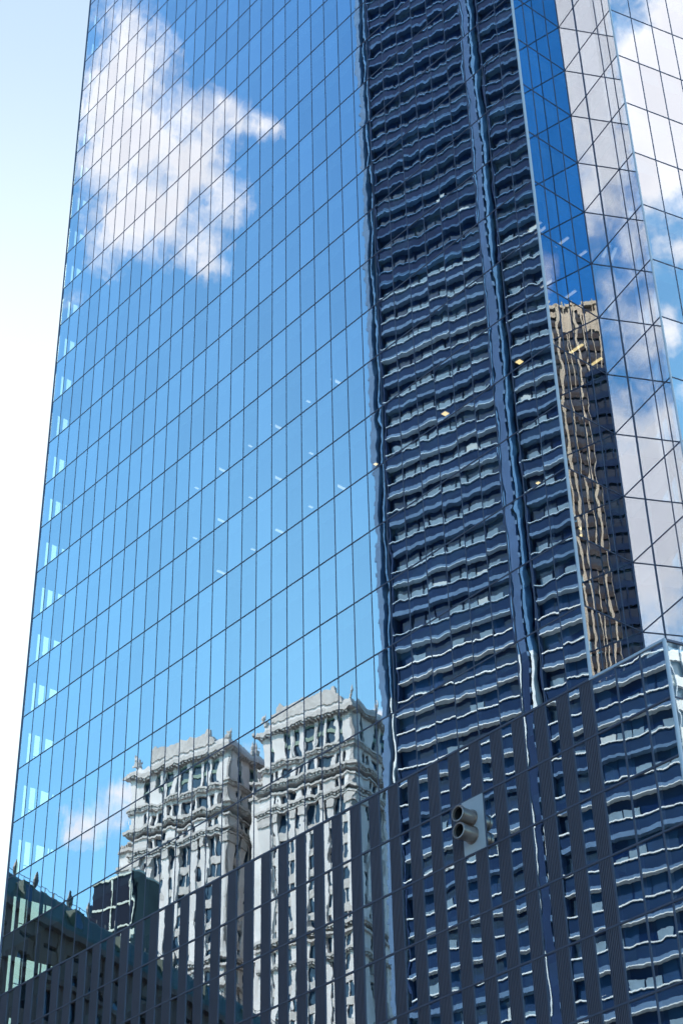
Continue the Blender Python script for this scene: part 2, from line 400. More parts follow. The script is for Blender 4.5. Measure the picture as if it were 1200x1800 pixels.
# slim edges either side of every louvre strip: one ribbed strip edge per column
for c in range(35):
    mb = MB()
    for u in (c * w, c * w + w / 2): FF.box(mb, u - 0.02, u + 0.02, -0.2, 0.045, ZB0, Zb - 0.05)
    part("louvre_edge", mb, M_mul, tower)
def transoms(fr, u0, u1, zs, hh=0.038, out_=0.02, deep=0.22, name="transom"):
    for z in zs:
        mb = MB(); fr.box(mb, u0, u1, -deep, out_, z - hh, z + hh); part(name, mb, M_mul, tower)
transoms(FF, 0.1, 35 * w - 0.1, [Zb + r * H for r in range(1, 27)])
up_z = [Zb + r * H for r in range(1, 15)]
transoms(FA, 0.08, LA - 0.03, up_z, 0.034); transoms(FB, 0.03, LB - 0.08, up_z, 0.034); transoms(FC, 0.08, 33, up_z, 0.034)
mb = MB()
for z in [Zb + r * H for r in range(27, NR)]: FF.box(mb, 0.1, 35 * w - .1, -0.22, 0.02, z - .038, z + .038)
for z in [Zb + r * H for r in range(15, NR)]:
    FA.box(mb, 0.08, LA - .03, -0.22, 0.02, z - .034, z + .034); FB.box(mb, .03, LB - .08, -0.22, 0.02, z - .034, z + .034); FC.box(mb, .08, 33, -0.22, 0.02, z - .034, z + .034)
part("transom", mb, M_mul, tower, 'stuff')
transoms(FF, 0.1, 38 * w - 0.06, [Zb + z for z in PR[1:-1]], 0.045, 0.05)
transoms(FG, 0.06, LG + 33, [Zb + z for z in PR[1:-1]], 0.04, 0.03)
# podium parapet: the line under the tower glass, and the bright coping over the open corner
mb = MB(); FF.box(mb, 0.1, 35 * w - 0.1, -0.25, 0.055, Zb - 0.05, Zb + 0.06); part("parapet_band", mb, M_mul, tower)
mb = MB(); FF.box(mb, 35 * w - 0.1, 38 * w + 0.06, -0.35, 0.06, Zb - 0.05, Zb + 0.07); part("coping", mb, M_trim, tower)
mb = MB(); FG.box(mb, 0.06, LG - 0.05, -0.35, 0.055, Zb - 0.05, Zb + 0.07); FG.box(mb, LG - 0.05, LG + 33.9, -0.35, 0.05, Zb - 0.05, Zb + 0.065); part("coping", mb, M_mul, tower)
# terrace behind the coping
mb = MB(); mb.prism([tuple(C1 - FF.n * .4 + dF * .1)[:2], tuple(C3 - FF.n * .5 - dF * .4)[:2], tuple(C2 - FC.n * .4 - dC * .2)[:2], tuple(FO)[:2]], Zb - 0.3, Zb - 0.12)
part("terrace", mb, M_slab, tower)
# corner trims
def corner(p, dirs, z0, z1, mat, r=0.07):
    mb = MB(); n = 12
    mb.rings([[(p.x + r * math.cos(2 * math.pi * i / n), p.y + r * math.sin(2 * math.pi * i / n), z) for i in range(n)] for z in (z0, z1)])
    part("corner_trim", mb, mat, tower)
corner(C1, None, Zb + 0.07, ZT, M_trim, 0.085); corner(C2, None, Zb + 0.07, ZT, M_trim, 0.06); corner(C3, None, ZB0, Zb - 0.05, M_trim, 0.10)
M_edge = pbr("edge_metal", (0.10, 0.10, 0.14), 0.4, 0.5)
corner(LE, None, ZB0, ZT, M_edge, 0.08); corner(FO, None, Zb + 0.07, ZT, M_mul, 0.045)
# far side front: glass bays seen through the left corner
mb = MB()
me_s = pane_mesh("far_window", FS, 1.49, H, M_s)
for r in range(-10, NR):
    for c in range(23): merge_into(mb, me_s, FS.P(0.1 + c * 1.49, 0, Zb + r * H))
part("far_window", mb, [M_s, M_in], tower, 'stuff')
mb = MB()
for c in range(1, 24): FS.box(mb, 0.1 + c * 1.49 - .03, 0.1 + c * 1.49 + .03, -.12, .02, Zb - 40, ZT)
part("far_mullion", mb, M_mul, tower, 'stuff')
# floors, core and closed back
foot = [LE + (dF - FF.n) * 0.05, C1 - FF.n * .32 - dF * .32, FO - FF.n * .3 - FB.n * 0.3 - dF * .3 , C2 - FB.n * .35 - FC.n * .35, CF - FC.n * .32 - dC * .3, BK + FF.n * .3 + dF * .32]
def poly_ccw(ps):
    a = sum(ps[i].x * ps[(i + 1) % len(ps)].y - ps[(i + 1) % len(ps)].x * ps[i].y for i in range(len(ps)))
    return [tuple(p)[:2] for p in (ps if a > 0 else ps[::-1])]
foot = poly_ccw(foot)
mb0 = MB(); mb0.prism(foot, 0, 1.05)
for r in range(0, NR):
    mb = MB(); mb.prism(foot, Zb + r * H + 3.05, Zb + (r + 1) * H); part("floor_slab", mb, M_slab, tower)
mb = MB()
for r in range(1, 10): mb.prism(foot, Zb - r * H + 3.05, Zb - r * H + H - 0.01)
mb.prism(foot, Zb - 0.9, Zb - 0.02)
part("floor_slab", mb, M_slab, tower, 'stuff')
mb = MB(); FF.box(mb, 0.06, 0.5, -0.34, -0.06, Zb, ZT); part("corner_post", mb, M_mul, tower)
mb = MB(); FF.box(mb, 0.06, 37.5 * w, -1.5, -1.2, 0, Zb - 0.91); part("podium_wall", mb, M_core, tower)
mb = MB(); FF.box(mb, 12, 43, -22, -9.5, 0, ZT); part("core_wall", mb, M_core, tower)
mb = MB(); fk = Fr(BK + dF * 0.0, CF - BK); fk.box(mb, 0, (CF - BK).length, -0.3, 0.3, 0, ZT); part("back_wall", mb, M_core, tower)
for r in range(-3, 26):
    mb = MB()
    for hz in (0.45, 0.95): FS.box(mb, 0.5, 8.0, -0.75, -0.70, Zb + r * H + hz, Zb + r * H + hz + 0.05)
    part("guard_rail", mb, M_rail, tower)
mb = MB(); mb.prism(foot, ZT, ZT + 0.6); part("roof", mb, M_slab, tower)

# vent plate with two stub pipes
vz1, vz0 = Zb + PR[1], Zb + PR[2]
mb = MB(); FF.box(mb, VENT_COL * w + 0.02, (VENT_COL + 1) * w - 0.02, -0.06, 0.07, vz0 + 0.03, vz1 - 0.03)
for bu in (0.09, 0.74, 1.39):
    for bz in (vz0 + 0.12, (vz0 + vz1) / 2, vz1 - 0.12):
        if abs(bu - 0.74) < .1 and abs(bz - (vz0 + vz1) / 2) < .1: continue
        FF.box(mb, VENT_COL * w + bu - .025, VENT_COL * w + bu + .025, 0.069, 0.09, bz - .025, bz + .025)
vent = part("vent_panel", mb, M_ven, tower); vent['label'] = "pale grey metal plate with two short exhaust pipes"
def pipe(u, z):
    mb = MB(); n = 40; rr = 0.385; Ln = 0.98
    X = FF.d; Zv = V((0, 0, 1)); c0 = FF.P(u, 0, z)
    def ring(o, r): return [c0 + FF.n * o + (X * math.cos(2 * math.pi * i / n) + Zv * math.sin(2 * math.pi * i / n)) * r for i in range(n)]
    mb.rings([ring(0.07, rr + .06), ring(0.11, rr + .06), ring(0.115, rr), ring(Ln - .16, rr), ring(Ln - .15, rr + .03), ring(Ln, rr + .03), ring(Ln + .01, rr + .015), ring(Ln, rr - .055), ring(Ln - .12, rr - .075)], 0, cap=False)
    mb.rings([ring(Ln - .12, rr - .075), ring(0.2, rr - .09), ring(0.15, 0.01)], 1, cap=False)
    ob = part("vent_pipe", mb, [M_pip, M_dark], vent)
    for p in ob.data.polygons: p.use_smooth = True
    ob.data.set_sharp_from_angle(angle=R(35))
pipe((VENT_COL + 0.42) * w, Zb - 3.95); pipe((VENT_COL + 0.42) * w, Zb - 4.83)

# ------------------------------------------------------------------ ceiling lights inside the tower
M_lw = lamp_mat("ceiling_light_white", (1.0, 0.97, 0.92), 0.28); M_ly = lamp_mat("ceiling_light_warm", (1.0, 0.72, 0.36), 0.9)
M_hous = pbr("light_housing", (0.6, 0.6, 0.6), 0.5)
ORD = ["first", "second", "third", "fourth", "fifth", "sixth"]
def ceiling_light(x, y, z, label, mat, wl, wo, group):
    z = z + CAM_Z; t = thing("ceiling_light", label, "ceiling light", (x, y, z), group)
    f2 = Fr((x, y), FF.d)
    mb = MB(); f2.box(mb, -wl / 2 - .02, wl / 2 + .02, -wo / 2 - .02, wo / 2 + .02, z - 0.03, z + 0.05); part("housing", mb, M_hous, t)
    mb = MB(); f2.box(mb, -wl / 2, wl / 2, -wo / 2, wo / 2, z - 0.06, z - 0.032); part("diffuser", mb, mat, t)
rows = {7: [(-0.08, 88.19), (-1.97, 90.14), (-4.12, 92.69), (-6.0, 94.71), (-8.09, 97.3), (-9.96, 99.33)],
        6: [(-1.83, 90.33), (-3.98, 92.98), (-5.94, 94.98), (-7.99, 97.57), (-9.98, 99.5)],
        5: [(-0.03, 88.43), (-1.91, 90.46), (-3.87, 93.12), (-5.76, 95.03), (-7.92, 97.67)]}
rn = {7: "highest", 6: "middle", 5: "lowest"}
for r, ps in rows.items():
    for i, (x, y) in enumerate(ps):
        long_ = (i % 2 == 0) if r != 6 else (i % 2 == 1)
        ceiling_light(x, y, 41.365 + r * H + 3.0, f"white ceiling light {'streak' if long_ else 'dot'} behind blue glass, {ORD[i]} from dark reflection on the {rn[r]} lit floor",
                      M_lw, 0.2 if long_ else 0.13, 0.9 if long_ else 0.3, "ceiling lights inside the blue glass")
for (x, y, z), lab, mt, s in [
    ((10.21, 76.94, 64.87), "yellow square ceiling light high in the dark reflection near the notch edge", M_ly, .32),
    ((6.19, 81.45, 64.87), "yellow square ceiling light in the middle of the dark reflection", M_ly, .32),
    ((10.61, 77.34, 56.67), "small orange spot of ceiling light low in the dark reflection", M_ly, .2),
    ((2.14, 86.19, 64.87), "tiny yellow ceiling light on the seam between blue and dark reflections", M_ly, .2)]:
    ceiling_light(x, y, z, lab, mt, s, s, "ceiling lights inside the dark reflection")
A_l = [((11.58, 74.62, 73.07), "short cream light bar touching the notch's bright edge, upper row"), ((12.03, 74.87, 73.07), "cream light bar just past the bright edge in the notch, upper row"), ((13.28, 75.94, 73.07), "cream light bar in the middle of the notch's upper lit row"),
       ((14.45, 77.1, 73.07), "cream light bar beside the notch's inner fold, upper row"), ((12.01, 74.97, 68.97), "cream light bar near the bright edge in the notch, second lit row"),
       ((13.33, 76.02, 68.97), "cream light bar in the middle of the notch, second lit row"), ((13.32, 75.93, 64.87), "yellowish light bar over the tan reflection in the notch"),
       ((14.5, 77.15, 64.87), "slim yellow light bar at the notch fold over the dark reflection"), ((12.36, 75.82, 52.57), "small orange spot low in the notch, upper of two"), ((12.45, 76.45, 52.57), "bright orange spot low in the notch, lower of two")]
for i, ((x, y, z), lab) in enumerate(A_l):
    sp = i >= 8
    ceiling_light(x, y, z, lab, M_ly if i >= 6 else M_lw, 0.18 if sp else 1.0, 0.18, "ceiling lights inside the notch")

# ------------------------------------------------------------------ ground
mb = MB(); mb.quad([(-1500, -1500, 0), (1500, -1500, 0), (1500, 1500, 0), (-1500, 1500, 0)])
structure("ground", mb, pbr("pavement_concrete", (0.22, 0.21, 0.20), 0.85, 0, 0.15, 0.3))
mb = MB(); fr_road = Fr((0, 22), dF); fr_road.box(mb, -400, 400, -7, 7, 0.0, 0.012)
structure("road", mb, pbr("asphalt", (0.05, 0.05, 0.052), 0.9, 0, 0.2, 1.5))

# ------------------------------------------------------------------ the buildings across the street that the glass mirrors
CV = V((84.24, 73.88, 0))           # where the mirrored viewpoint stands in plan
def at(az, dist): return CV + V((math.cos(R(az)), math.sin(R(az)), 0)) * dist
G = V((math.cos(R(-65)), math.sin(R(-65)), 0))      # the street grid
BASE = CAM_Z

# --- dark banded high-rise
hp = at(174.15, 150); FH = Fr(hp, G, flip=True)
if FH.n.x < 0: FH.n = -FH.n
high = thing("banded_highrise", "dark blue high-rise with pale bands and white ledges, mirrored in the glass", "skyscraper", tuple(hp))
M_hg = pbr("navy_window", (0.003, 0.013, 0.055), 0.08, 0, spec=0.3)
M_hs = pbr("spandrel_blue", (0.0055, 0.024, 0.075), 0.85, 0.0, 0.25, 0.5, spec=0.1)
M_hl = pbr("spandrel_lavender", (0.095, 0.165, 0.28), 0.85, 0, 0.25, 0.8, spec=0.1)
M_hw = pbr("ledge_white", (0.52, 0.57, 0.60), 0.5, 0, 0.15, 0.7)
M_hm = pbr("ledge_white_dimmed", (0.08, 0.18, 0.33), 0.8, 0.0, 0.25, 0.7, spec=0.1)  # white ledge for the top floors, its fainter light put into the colour
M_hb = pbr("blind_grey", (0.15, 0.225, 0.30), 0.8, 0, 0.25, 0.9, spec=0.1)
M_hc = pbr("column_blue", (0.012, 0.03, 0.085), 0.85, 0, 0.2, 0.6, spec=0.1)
M_hs2 = pbr("spandrel_blue_dimmed", (0.004, 0.017, 0.06), 0.85, 0, 0.25, 0.5, spec=0.1); M_hl2 = pbr("spandrel_lavender_dimmed", (0.035, 0.085, 0.18), 0.85, 0, 0.3, 0.8, spec=0.1); M_pil = pbr("pilaster_blue", (0.055, 0.105, 0.215), 0.85, 0, 0.25, 0.6, spec=0.1)  # first two: top-floor spandrel copies with the dimming painted in
M_hp = pbr("ledge_white_half_dimmed", (0.36, 0.46, 0.56), 0.8, 0, 0.25, 0.7, spec=0.1)  # white ledge partly dimmed by colour, for the middle floors
TOPH = 236; FLH = 3.68
mb = MB(); FH.box(mb, -0.6, 46, -30, -0.55, 0, TOPH); part("wall", mb, M_hg, high)
Z1 = 54.42 + BASE
k0 = -int(Z1 / FLH)
blinds = MB(); bars = MB(); blue_w = MB(); lit_w = MB()
for k in range(k0, int((TOPH - Z1) / FLH)):
    z = Z1 + k * FLH; lowf = z < 90; hi_f = z > 138  # height tiers: light fading upwards is painted by darker material copies
    segs_ = [(0.8, 13.7), (16.3, 45.5)]
    a = MB(); b = MB(); c = MB()
    for u0_, u1_ in segs_:
        FH.box(a, u0_, u1_, -0.55, 0.0, z - 1.3, z - 0.02)                 # blue spandrel
        FH.box(b, u0_, u1_, -0.55, 0.10, z - 1.55, z - random.choice([1.1, 1.2, 1.28]))                # pale lower band
        FH.box(c, u0_ - .15, u1_, -0.5, 0.14, z, z + (0.13 if lowf else 0.10))   # thin ledge
        if random.random() < (0.75 if lowf else 0.3): FH.box(c, u0_ - .1, u1_, -0.5, 0.15, z - 1.66, z - 1.57)
        u = u0_ + 0.1
        while u < u1_ - 1.4:
            hh = random.choice([0.0, 0.8, 0.95, 0.9, 1.0, 1.1]) if not lowf else random.choice([0, 0, 0, 0.5, 1.0])
            if hi_f: hh *= 0.45
            if lowf and random.random() < .45: FH.box(blue_w, u + .06, u + 1.39, -0.545, -0.53, z + .14, z + 2.05)
            if random.random() < .035: FH.box(lit_w, u + .08, u + 1.36, -0.525, -0.47, z + .14, z + random.uniform(.5, 1.4))
            elif hh: FH.box(blinds, u + .06, u + 1.39, -0.52, -0.46, z + 0.14, z + 0.14 + hh)
            if not lowf: FH.box(bars, u - .05, u + .05, -0.5, -0.40, z + .1, z + 2.0)
            u += 1.48
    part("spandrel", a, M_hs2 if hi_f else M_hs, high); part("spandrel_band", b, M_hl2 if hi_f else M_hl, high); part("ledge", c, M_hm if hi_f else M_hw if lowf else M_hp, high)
part("pane", blue_w, pbr("blue_pane", (0.006, 0.034, 0.10), 0.7, 0, 0.4, 0.4, spec=0.1), high, 'stuff'); part("blind", lit_w, pbr("blind_white", (0.40, 0.45, 0.48), 0.8, spec=0.1), high, 'stuff')
part("blind", blinds, M_hb, high, 'stuff'); part("window_bar", bars, pbr("bar_dark", (0.006, 0.012, 0.035), 0.95, spec=0.03), high, 'stuff')
for u0_, u1_, o_, mt in [(-0.85, -0.35, 0.35, M_hl), (0.12, 0.28, 0.2, M_hw), (0.62, 0.74, 0.12, M_hc), (13.75, 13.92, 0.2, M_hc), (14.0, 14.14, 0.42, M_hw), (14.25, 15.0, 0.40, M_hl), (15.28, 15.55, 0.42, M_hw), (16.1, 16.22, 0.1, M_hc)]:
    if mt is M_hl and u0_ > 14:
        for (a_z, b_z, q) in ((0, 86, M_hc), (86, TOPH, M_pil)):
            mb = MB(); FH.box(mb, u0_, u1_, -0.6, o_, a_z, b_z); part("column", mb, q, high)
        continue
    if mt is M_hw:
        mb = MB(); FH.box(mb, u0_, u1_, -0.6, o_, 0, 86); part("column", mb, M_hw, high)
        mb = MB(); FH.box(mb, u0_, u1_, -0.6, o_, 86, TOPH); part("column", mb, M_hm, high)  # same white column, upper stretch painted dimmer
        continue
    mb = MB(); FH.box(mb, u0_, u1_, -0.6, o_, 0, TOPH)
    part("column", mb, mt, high)
nubs = MB()
for k in range(k0 * 2, int((TOPH - Z1) / FLH) * 2):
    z = Z1 + k * FLH / 2
    for u0_, u1_, o_ in [(-1.0, -0.85, 0.3), (15.0, 15.15, 0.4)]: FH.box(nubs, u0_, u1_, -0.3, o_, z, z + 0.5)
part("column_bracket", nubs, M_hl, high, 'stuff')

# --- twin stone towers
M_st = pbr("limestone", (0.56, 0.52, 0.505), 0.85, 0, 0.30, 0.35, stretch=(1, 1, 0.5))
M_st2 = pbr("limestone_carved", (0.42, 0.385, 0.365), 0.85, 0, 0.35, 1.3)
M_wg = pbr("stone_window", (0.01, 0.03, 0.06), 0.08)
M_gr = pbr("green_bronze", (0.10, 0.17, 0.13), 0.6)
def stone_tower(name, label, org, u0, u1, zc, depth, crest):
    F = Fr(org, G, flip=True)
    if F.n.x < 0: F.n = -F.n
    root = thing(name, label, "stone skyscraper", tuple(F.P((u0 + u1) / 2, -depth / 2, 0)))
    sides = [(F, u0, u1)]
    F2 = Fr(F.P(u1, 0, 0), -F.n); F2.n = G.copy()
    sides.append((F2, 0, depth))
    win = MB(); F.box(win, u0 + .5, u1 - .5, -depth + .5, -0.5, 0, zc - 1.0); part("window", win, M_wg, root, 'stuff')
    ring = lambda mb, o, z0, z1: F.box(mb, u0 - o, u1 + o, -depth - o, o, z0, z1)
    # cornices, from the top down: (z of underside, thickness, projection)
    for dz, th, pr in [(-1.6, 0.55, 1.05), (-1.05, 0.5, 0.75), (-8.3, 0.5, 0.45), (-7.8, 0.35, 0.75), (-12.6, 0.5, 0.55), (-12.1, 0.55, 1.05), (-13.6, 0.3, 0.3), (-16.2, 0.45, 0.75), (-17.0, 0.4, 0.35), (-39.0, 0.6, 0.9), (-40.2, 0.4, 0.5), (-43.5, 0.5, 0.7)]:
        mb = MB(); ring(mb, pr, zc + dz, zc + dz + th)
        if pr > .6:      # dentils
            for FX, a, b in sides:
                n = int((b - a) / 0.7)
                for i in range(n): FX.box(mb, a + i * .7, a + i * .7 + .35, 0, pr * .8, zc + dz - .35, zc + dz)
        part("cornice", mb, M_st2, root)
    mb = MB(); F.box(mb, u0 + .2, u1 - .2, -depth + .2, -0.2, zc - 0.6, zc + 0.9); part("parapet", mb, M_st, root)
    # crest: raised centre with scrolled ends and finials
    mb = MB(); mid = (u0 + u1) / 2; hw = (u1 - u0) * crest
    prof = [(-hw - .9, .8), (-hw - .8, 1.9), (-hw, 2.2), (-hw + .1, 3.3), (-hw + .9, 3.6), (-hw + 1.3, 3.0), (-.6, 3.1), (0, 3.5), (.6, 3.1), (hw - 1.2, 3.1), (hw - .9, 3.7), (hw - .1, 3.6), (hw, 2.2), (hw + .8, 1.8), (hw + .9, .8)]
    for i in range(len(prof) - 1):
        (a, ha), (b, hb) = prof[i], prof[i + 1]
        P = lambda u, o, h: F.P(mid + u, o, zc + h)
        mb.hexa([P(a, 0, .7), P(b, 0, .7), P(b, -.9, .7), P(a, -.9, .7), P(a, 0, ha), P(b, 0, hb), P(b, -.9, hb), P(a, -.9, ha)])
    part("crest", mb, M_st2, root)
    for FX, u in [(F, u0 + .3), (F, u1 - .3), (F2, depth * .33), (F2, depth * .66), (F2, depth - .3)]:
        mb = MB(); n = 8; c0 = FX.P(u, -.3, 0)
        mb.rings([[(c0.x + r_ * math.cos(6.283 * i / n), c0.y + r_ * math.sin(6.283 * i / n), zc + h) for i in range(n)] for r_, h in [(.35, .8), (.42, 1.5), (.2, 1.7), (.38, 2.1), (.05, 3.2)]])
        part("finial", mb, M_st2, root)
    # wall grids: piers and spandrels stand proud of the dark core, so the windows are real recesses
    piers = MB(); span = MB(); green = MB(); caps = MB()
    for FX, a, b in sides:
        Lw = b - a
        def piers_at(lst, z0, z1, o=0.0, tgt=piers):
            for p0, p1 in lst: FX.box(tgt, a + p0 * Lw, a + p1 * Lw, -0.62, o, zc + z0, zc + z1)
        # two-storey arcade
        e = [0, .075, .125, .22, .27, .33, .36, .46, .49, .555, .585, .68, .71, .78, .83, .93, .955, 1.0]
        wn_ = [(.0, .085), (.125, .215), (.275, .325), (.365, .39), (.465, .485), (.555, .575), (.625, .645), (.70, .74), (.80, .84), (.90, 1.0)]
        piers_at([(0, .10), (.15, .25), (.315, .345), (.44, .47), (.57, .60), (.70, .725), (.79, .82), (.885, 1.0)], -7.4, -1.6)
        piers_at([(.345, .36), (.425, .44), (.60, .615), (.685, .70)], -7.4, -1.6, -0.12)
        FX.box(span, a + .1 * Lw, b - .1 * Lw, -0.6, -0.3, zc - 2.2, zc - 1.6)
        FX.box(green, a + .1 * Lw, b - .11 * Lw, -0.6, -0.28, zc - 4.9, zc - 4.2)
        FX.box(green, a + .1 * Lw, b - .11 * Lw, -0.6, -0.3, zc - 2.5, zc - 2.2)
        # attic with small windows
        piers_at([(0, .10), (.15, .17), (.21, .24), (.34, .37), (.41, .43), (.49, .52), (.60, .62), (.66, .68), (.78, .81), (.86, .88), (.915, 1.0)], -11.6, -8.3)
        FX.box(span, a, b, -0.6, -0.02, zc - 11.7, zc - 11.0); FX.box(span, a, b, -0.6, -0.03, zc - 8.9, zc - 8.2)
        # frieze
        piers_at([(0, .16), (.20, .22), (.29, .33), (.37, .46), (.50, .52), (.60, .64), (.68, .80), (.84, .86), (.92, 1.0)], -15.8, -13.3)
        FX.box(span, a, b, -0.6, -0.04, zc - 16.0, zc - 15.2); FX.box(span, a, b, -0.6, -0.05, zc - 13.7, zc - 13.0)
        # giant order and shaft below
        for (z0, z1) in [(-39.0, -16.8), (-43.5, -39.8), (-zc + 0.1, -43.5)]:
            piers_at([(0, .11), (.155, .21), (.345, .40), (.455, .50), (.64, .70), (.745, .79), (.92, 1.0)], z0, z1, 0.0)
            piers_at([(.11, .125), (.265, .275), (.325, .345), (.555, .565), (.62, .64), (.85, .86)], z0, z1, -0.3)
        for p0, p1 in [(0, .11), (.155, .21), (.345, .40), (.455, .50), (.64, .70), (.745, .79), (.92, 1.0)]:
            FX.box(caps, a + p0 * Lw - .12, a + p1 * Lw + .12, -0.1, 0.25, zc - 18.6, zc - 17.1)
        z = -20.6
        while z > -zc + 6:
            FX.box(span, a + .1 * Lw, b - .07 * Lw, -0.6, -0.22, zc + z - 1.35, zc + z); z -= 3.7
    part("pier", piers, M_st, root, 'stuff'); part("spandrel", span, M_st2, root, 'stuff'); part("spandrel_panel", green, M_gr, root); part("capital", caps, M_st2, root, 'stuff')
    mb = MB(); F.box(mb, u0, u0 + .6, -depth, -.63, 0, zc - 1.6); F.box(mb, u0 + .6, u1, -depth, -depth + .5, 0, zc - 1.6); part("rear_wall", mb, M_st, root)
    return root, F
so_ = at(172.7, 260)
rA, FSt = stone_tower("stone_tower", "pale limestone tower with carved crest beside the dark banded high-rise, mirrored in blue glass", so_, -18.4, 0.2, 146.6 + BASE, 24, 0.33)
rB, _ = stone_tower("stone_tower", "pale limestone tower with carved crest standing apart from the dark high-rise, mirrored in blue glass", so_, -46.0, -25.2, 146.6 + BASE, 24, 0.31)
# lower wings and corner tourelles
for root, a, b, zt in [(rA, -20.6, -18.42, 140.5), (rB, -49.2, -46.02, 135.5)]:
    mb = MB(); FSt.box(mb, a, b, -14, -0.8, 0, zt - 4.5); FSt.box(mb, a + .2, b, -13, -1.0, zt - 4.5, zt - 1.2); part("wing", mb, M_st, root)
    mb = MB(); FSt.box(mb, a - .5, b, -14.4, -0.4, zt - 1.6, zt - 1.1); FSt.box(mb, a - .5, b, -14.4, -0.4, zt - 5, zt - 4.4)
    for i in range(4): FSt.box(mb, a + .1 + i * .55, a + .35 + i * .55, -1.4, -1.0, zt - 1.1, zt - .1)
    part("cornice", mb, M_st2, root)

# --- green-roofed mansard building, in shade
mp = at(160.9, 170); gd = V((math.cos(R(200.5)), math.sin(R(200.5)), 0)); FM = Fr(mp, gd)
if FM.n.dot(CV - mp) < 0: FM.n = -FM.n
mans = thing("mansard_building", "dark brown stone building with a green mansard roof and finials, mirrored low in glass", "building", tuple(FM.P(25, -10, 0)))
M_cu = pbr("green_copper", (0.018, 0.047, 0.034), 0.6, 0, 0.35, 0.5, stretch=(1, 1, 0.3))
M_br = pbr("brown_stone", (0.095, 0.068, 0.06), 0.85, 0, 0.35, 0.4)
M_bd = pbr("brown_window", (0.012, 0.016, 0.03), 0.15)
ZR = 76.0 + BASE
mb = MB()
a_, b_ = -25, 66
pr = [(0.6, ZR - 3.9), (0.5, ZR - 3.4), (-1.2, ZR - 0.4), (-1.6, ZR), (-20, ZR), (-22.5, ZR - 3.9)]
mb.rings([[FM.P(u, o, z) for o, z in pr] for u in (a_, b_)]); part("roof", mb, M_cu, mans)
mb = MB(); FM.box(mb, a_, b_, -22, -0.5, 0, ZR - 3.91); part("window", mb, M_bd, mans, 'stuff')
mb = MB(); u = a_
while u < b_ - .1:
    FM.box(mb, u, u + 1.9, -.6, 0.0, 0, ZR - 4.6); FM.box(mb, u + 1.9, u + 2.2, -.6, -.25, 0, ZR - 4.6); u += 4.2
z = ZR - 4.6
while z > 5:
    FM.box(mb, a_, b_, -.55, -0.1, z - 1.5, z); z -= 4.6
part("wall", mb, M_br, mans)
for dz, th, o in [(-4.6, .7, .7), (-10.0, .5, .5), (-20, .6, .5)]:
    mb = MB(); FM.box(mb, a_, b_, -.5, o, ZR + dz, ZR + dz + th); part("cornice", mb, M_br, mans)
arches = MB()
u = a_ + 1.9
while u < b_ - 3:
    for zt in (ZR - 9.2,):
        n = 10; cx_ = u + 1.15; rr = 1.15
        for i in range(n):
            t0, t1 = math.pi * i / n, math.pi * (i + 1) / n
            FM.box(arches, min(cx_ - rr * math.cos(t0), cx_ - rr * math.cos(t1)), max(cx_ - rr * math.cos(t0), cx_ - rr * math.cos(t1)) + .001, -.5, -.12, zt + rr * .5 * (math.sin(t0) + math.sin(t1)), zt + 2.6)
    u += 4.2
part("arch", arches, M_br, mans, 'stuff')
M_ir = pbr("iron_black", (0.03, 0.035, 0.04), 0.5)
for u in (4.0, 7.5, 13.5, 17.0, 22.0, 34.0):
    mb = MB(); n = 8; c0 = FM.P(u, -2.6, 0)
    mb.rings([[(c0.x + r_ * math.cos(6.283 * i / n), c0.y + r_ * math.sin(6.283 * i / n), ZR + h) for i in range(n)] for r_, h in [(.45, -.2), (.35, .5), (.15, .7), (.32, 1.2), (.32, 1.7), (.05, 2.6)]]); part("finial", mb, M_ir, mans)
mb = MB(); u = a_
while u < b_ - .5:
    FM.box(mb, u, u + .07, -2.4, -2.33, ZR, ZR + 1.1); u += 1.6
FM.box(mb, a_, b_, -2.38, -2.34, ZR + 1.05, ZR + 1.1); FM.box(mb, a_, b_, -2.385, -2.335, ZR + .5, ZR + .55); part("roof_railing", mb, M_ir, mans)
for u in (-6, 2, 10.5, 19, 27, 36, 45):
    mb = MB(); FM.box(mb, u, u + 1.6, -1.6, .45, ZR - 3.3, ZR - 1.2); FM.box(mb, u + .3, u + 1.3, .44, .46, ZR - 3.0, ZR - 1.5, 1); part("dormer", mb, [M_cu, M_bd], mans)

# --- black plant house with pale coping behind it
pp = at(163.7, 232); FP = Fr(pp, G, flip=True)
if FP.n.x < 0: FP.n = -FP.n
plant = thing("plant_house", "black plant block with pale coping and a green flank, mirrored low in glass", "building", tuple(pp))
zt = 232 * math.tan(R(23.55)) + BASE
M_pk = pbr("plant_black", (0.012, 0.016, 0.03), 0.9, spec=0.05); M_pw = pbr("plant_coping", (0.42, 0.46, 0.40), 0.6, 0, 0.2, 1); M_pg = pbr("plant_green", (0.06, 0.08, 0.075), 0.8, 0, 0.5, .35)
mb = MB(); FP.box(mb, 0, 7.4, -5.0, 0, 0, zt); part("wall", mb, M_pk, plant)
mb = MB(); FP.box(mb, 7.4, 7.55, -5.0, -.3, 0, zt - .1); part("flank", mb, M_pg, plant)
mb = MB(); FP.box(mb, -.2, 7.6, -5.2, .2, zt, zt + .3); part("coping", mb, M_pw, plant)
for dz in (4.2, 7.4):
    mb = MB(); FP.box(mb, .2, 7.2, 0, .15, zt - dz, zt - dz + .28); part("louvre_rail", mb, M_pw, plant)
for u in (3.4, 7.1):
    mb = MB(); FP.box(mb, u, u + .16, 0, .16, zt - 7.2, zt); part("pipe", mb, M_pw, plant)
pl = MB()
for i in range(60):
    u = random.uniform(0, 8); z = zt - random.uniform(8.5, 12); a = random.uniform(-1, 1)
    P = [FP.P(u, 0.4, z), FP.P(u + a, 0.4, z + random.uniform(.4, 1.6))]
    FP.box(pl, u, u + random.uniform(.08, .5), .2, .35, z, z + random.uniform(.1, 1.3))
part("roof_pipework", pl, M_pw, plant, 'stuff')

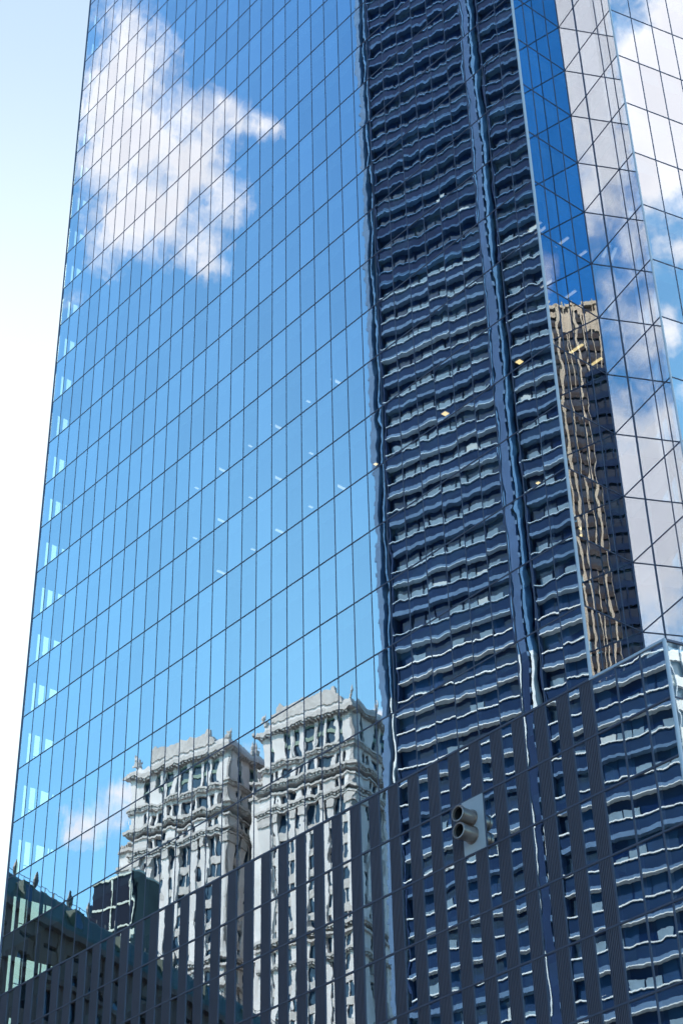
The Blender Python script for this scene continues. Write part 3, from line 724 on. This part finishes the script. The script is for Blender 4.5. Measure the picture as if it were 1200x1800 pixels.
# --- buildings mirrored by the notch and by the podium's side
def slab_building(name, label, cat, org, facing, wid, dep, top, wall, pier, band, pitch, pw_, ph_, zstep, split=None):
    n = V((math.cos(R(facing)), math.sin(R(facing)), 0)); d = V((-n.y, n.x, 0))
    F = Fr(org, d); F.n = n
    root = thing(name, label, cat, tuple(org))
    mb = MB(); F.box(mb, -wid / 2, wid / 2, -dep, -.5, 0, top); part("wall", mb, wall, root)
    mb = MB(); u = -wid / 2; i = 0; rs = random.Random(5)
    while u <= wid / 2:
        k = rs.uniform(.35, 1.25) if split else 1.0
        F.box(mb, u, u + pw_ * k, -.55, ph_, 0, top + (rs.uniform(-1, 3) if split else 0.0)); u += pitch * (rs.uniform(.6, 1.3) if split else 1.0); i += 1
    part("pier", mb, pier, root, 'stuff')
    if split:
        mb = MB(); u = -wid / 2
        while u < wid / 2:
            st = rs.uniform(.9, 2.2); F.box(mb, u, min(u + st, wid / 2), -.5, .1, top - rs.uniform(0, 8), top + rs.uniform(-2.5, 2.5)); u += st
        part("crown", mb, pier, root)
    mb = MB(); z = top - .5
    while z > 10:
        F.box(mb, -wid / 2, wid / 2, -.55, -.1, z - zstep * .38, z); z -= zstep
    part("spandrel", mb, band, root, 'stuff')
    mb = MB(); F.box(mb, -wid / 2 - .3, wid / 2 + .3, -dep - .3, .5, top, top + 1.0); part("cornice", mb, pier, root)
    return root
nb = V((14, 73, 0))
M_tan = pbr("tan_stone", (0.42, 0.305, 0.225), 0.8, 0, 0.2, .4); M_tanb = pbr("tan_spandrel", (0.05, 0.036, 0.036), 0.9, 0, .5, .4, spec=0.1); M_tang = pbr("tan_window", (0.01, 0.014, 0.035), .5, spec=0.1)
slab_building("tan_tower", "tan stone skyscraper with tall vertical piers, mirrored in the notch of the glass tower", "skyscraper", nb + dirv(-125.0, 0) * 262, 62, 33, 30, 336 * math.tan(R(41.7)) + BASE, M_tang, M_tan, M_tanb, 1.9, .42, .5, 3.8, split=True)
M_nv = pbr("navy_glass", (0.004, 0.010, 0.03), .5, spec=0.1); M_nvp = pbr("navy_fin", (0.008, 0.018, 0.05), .8, spec=0.1)
slab_building("navy_tower", "plain navy glass tower standing in front of the tan one, mirrored at the notch fold", "skyscraper", nb + dirv(-131.3, 0) * 170, 50, 27, 30, 244 * math.tan(R(39.6)) + BASE, M_nv, M_nvp, M_nvp, 1.5, .2, .1, 3.6)
M_pb = pbr("pale_blue_glass", (0.16, 0.24, 0.33), .1); M_pbw = pbr("pale_band", (0.75, 0.76, 0.76), .5, 0, .15, .5); M_pbf = pbr("pale_fin", (0.45, 0.52, 0.6), .5)
slab_building("striped_glass_block", "pale blue glass block with wide white bands, mirrored in the podium's side wall", "office block", V((15, 69, 0)) + dirv(-23.0, 0) * 135, 118, 60, 25, 207 * math.tan(R(30.6)) + BASE, M_pb, M_pbf, M_pbw, 1.9, .12, .05, 4.0)
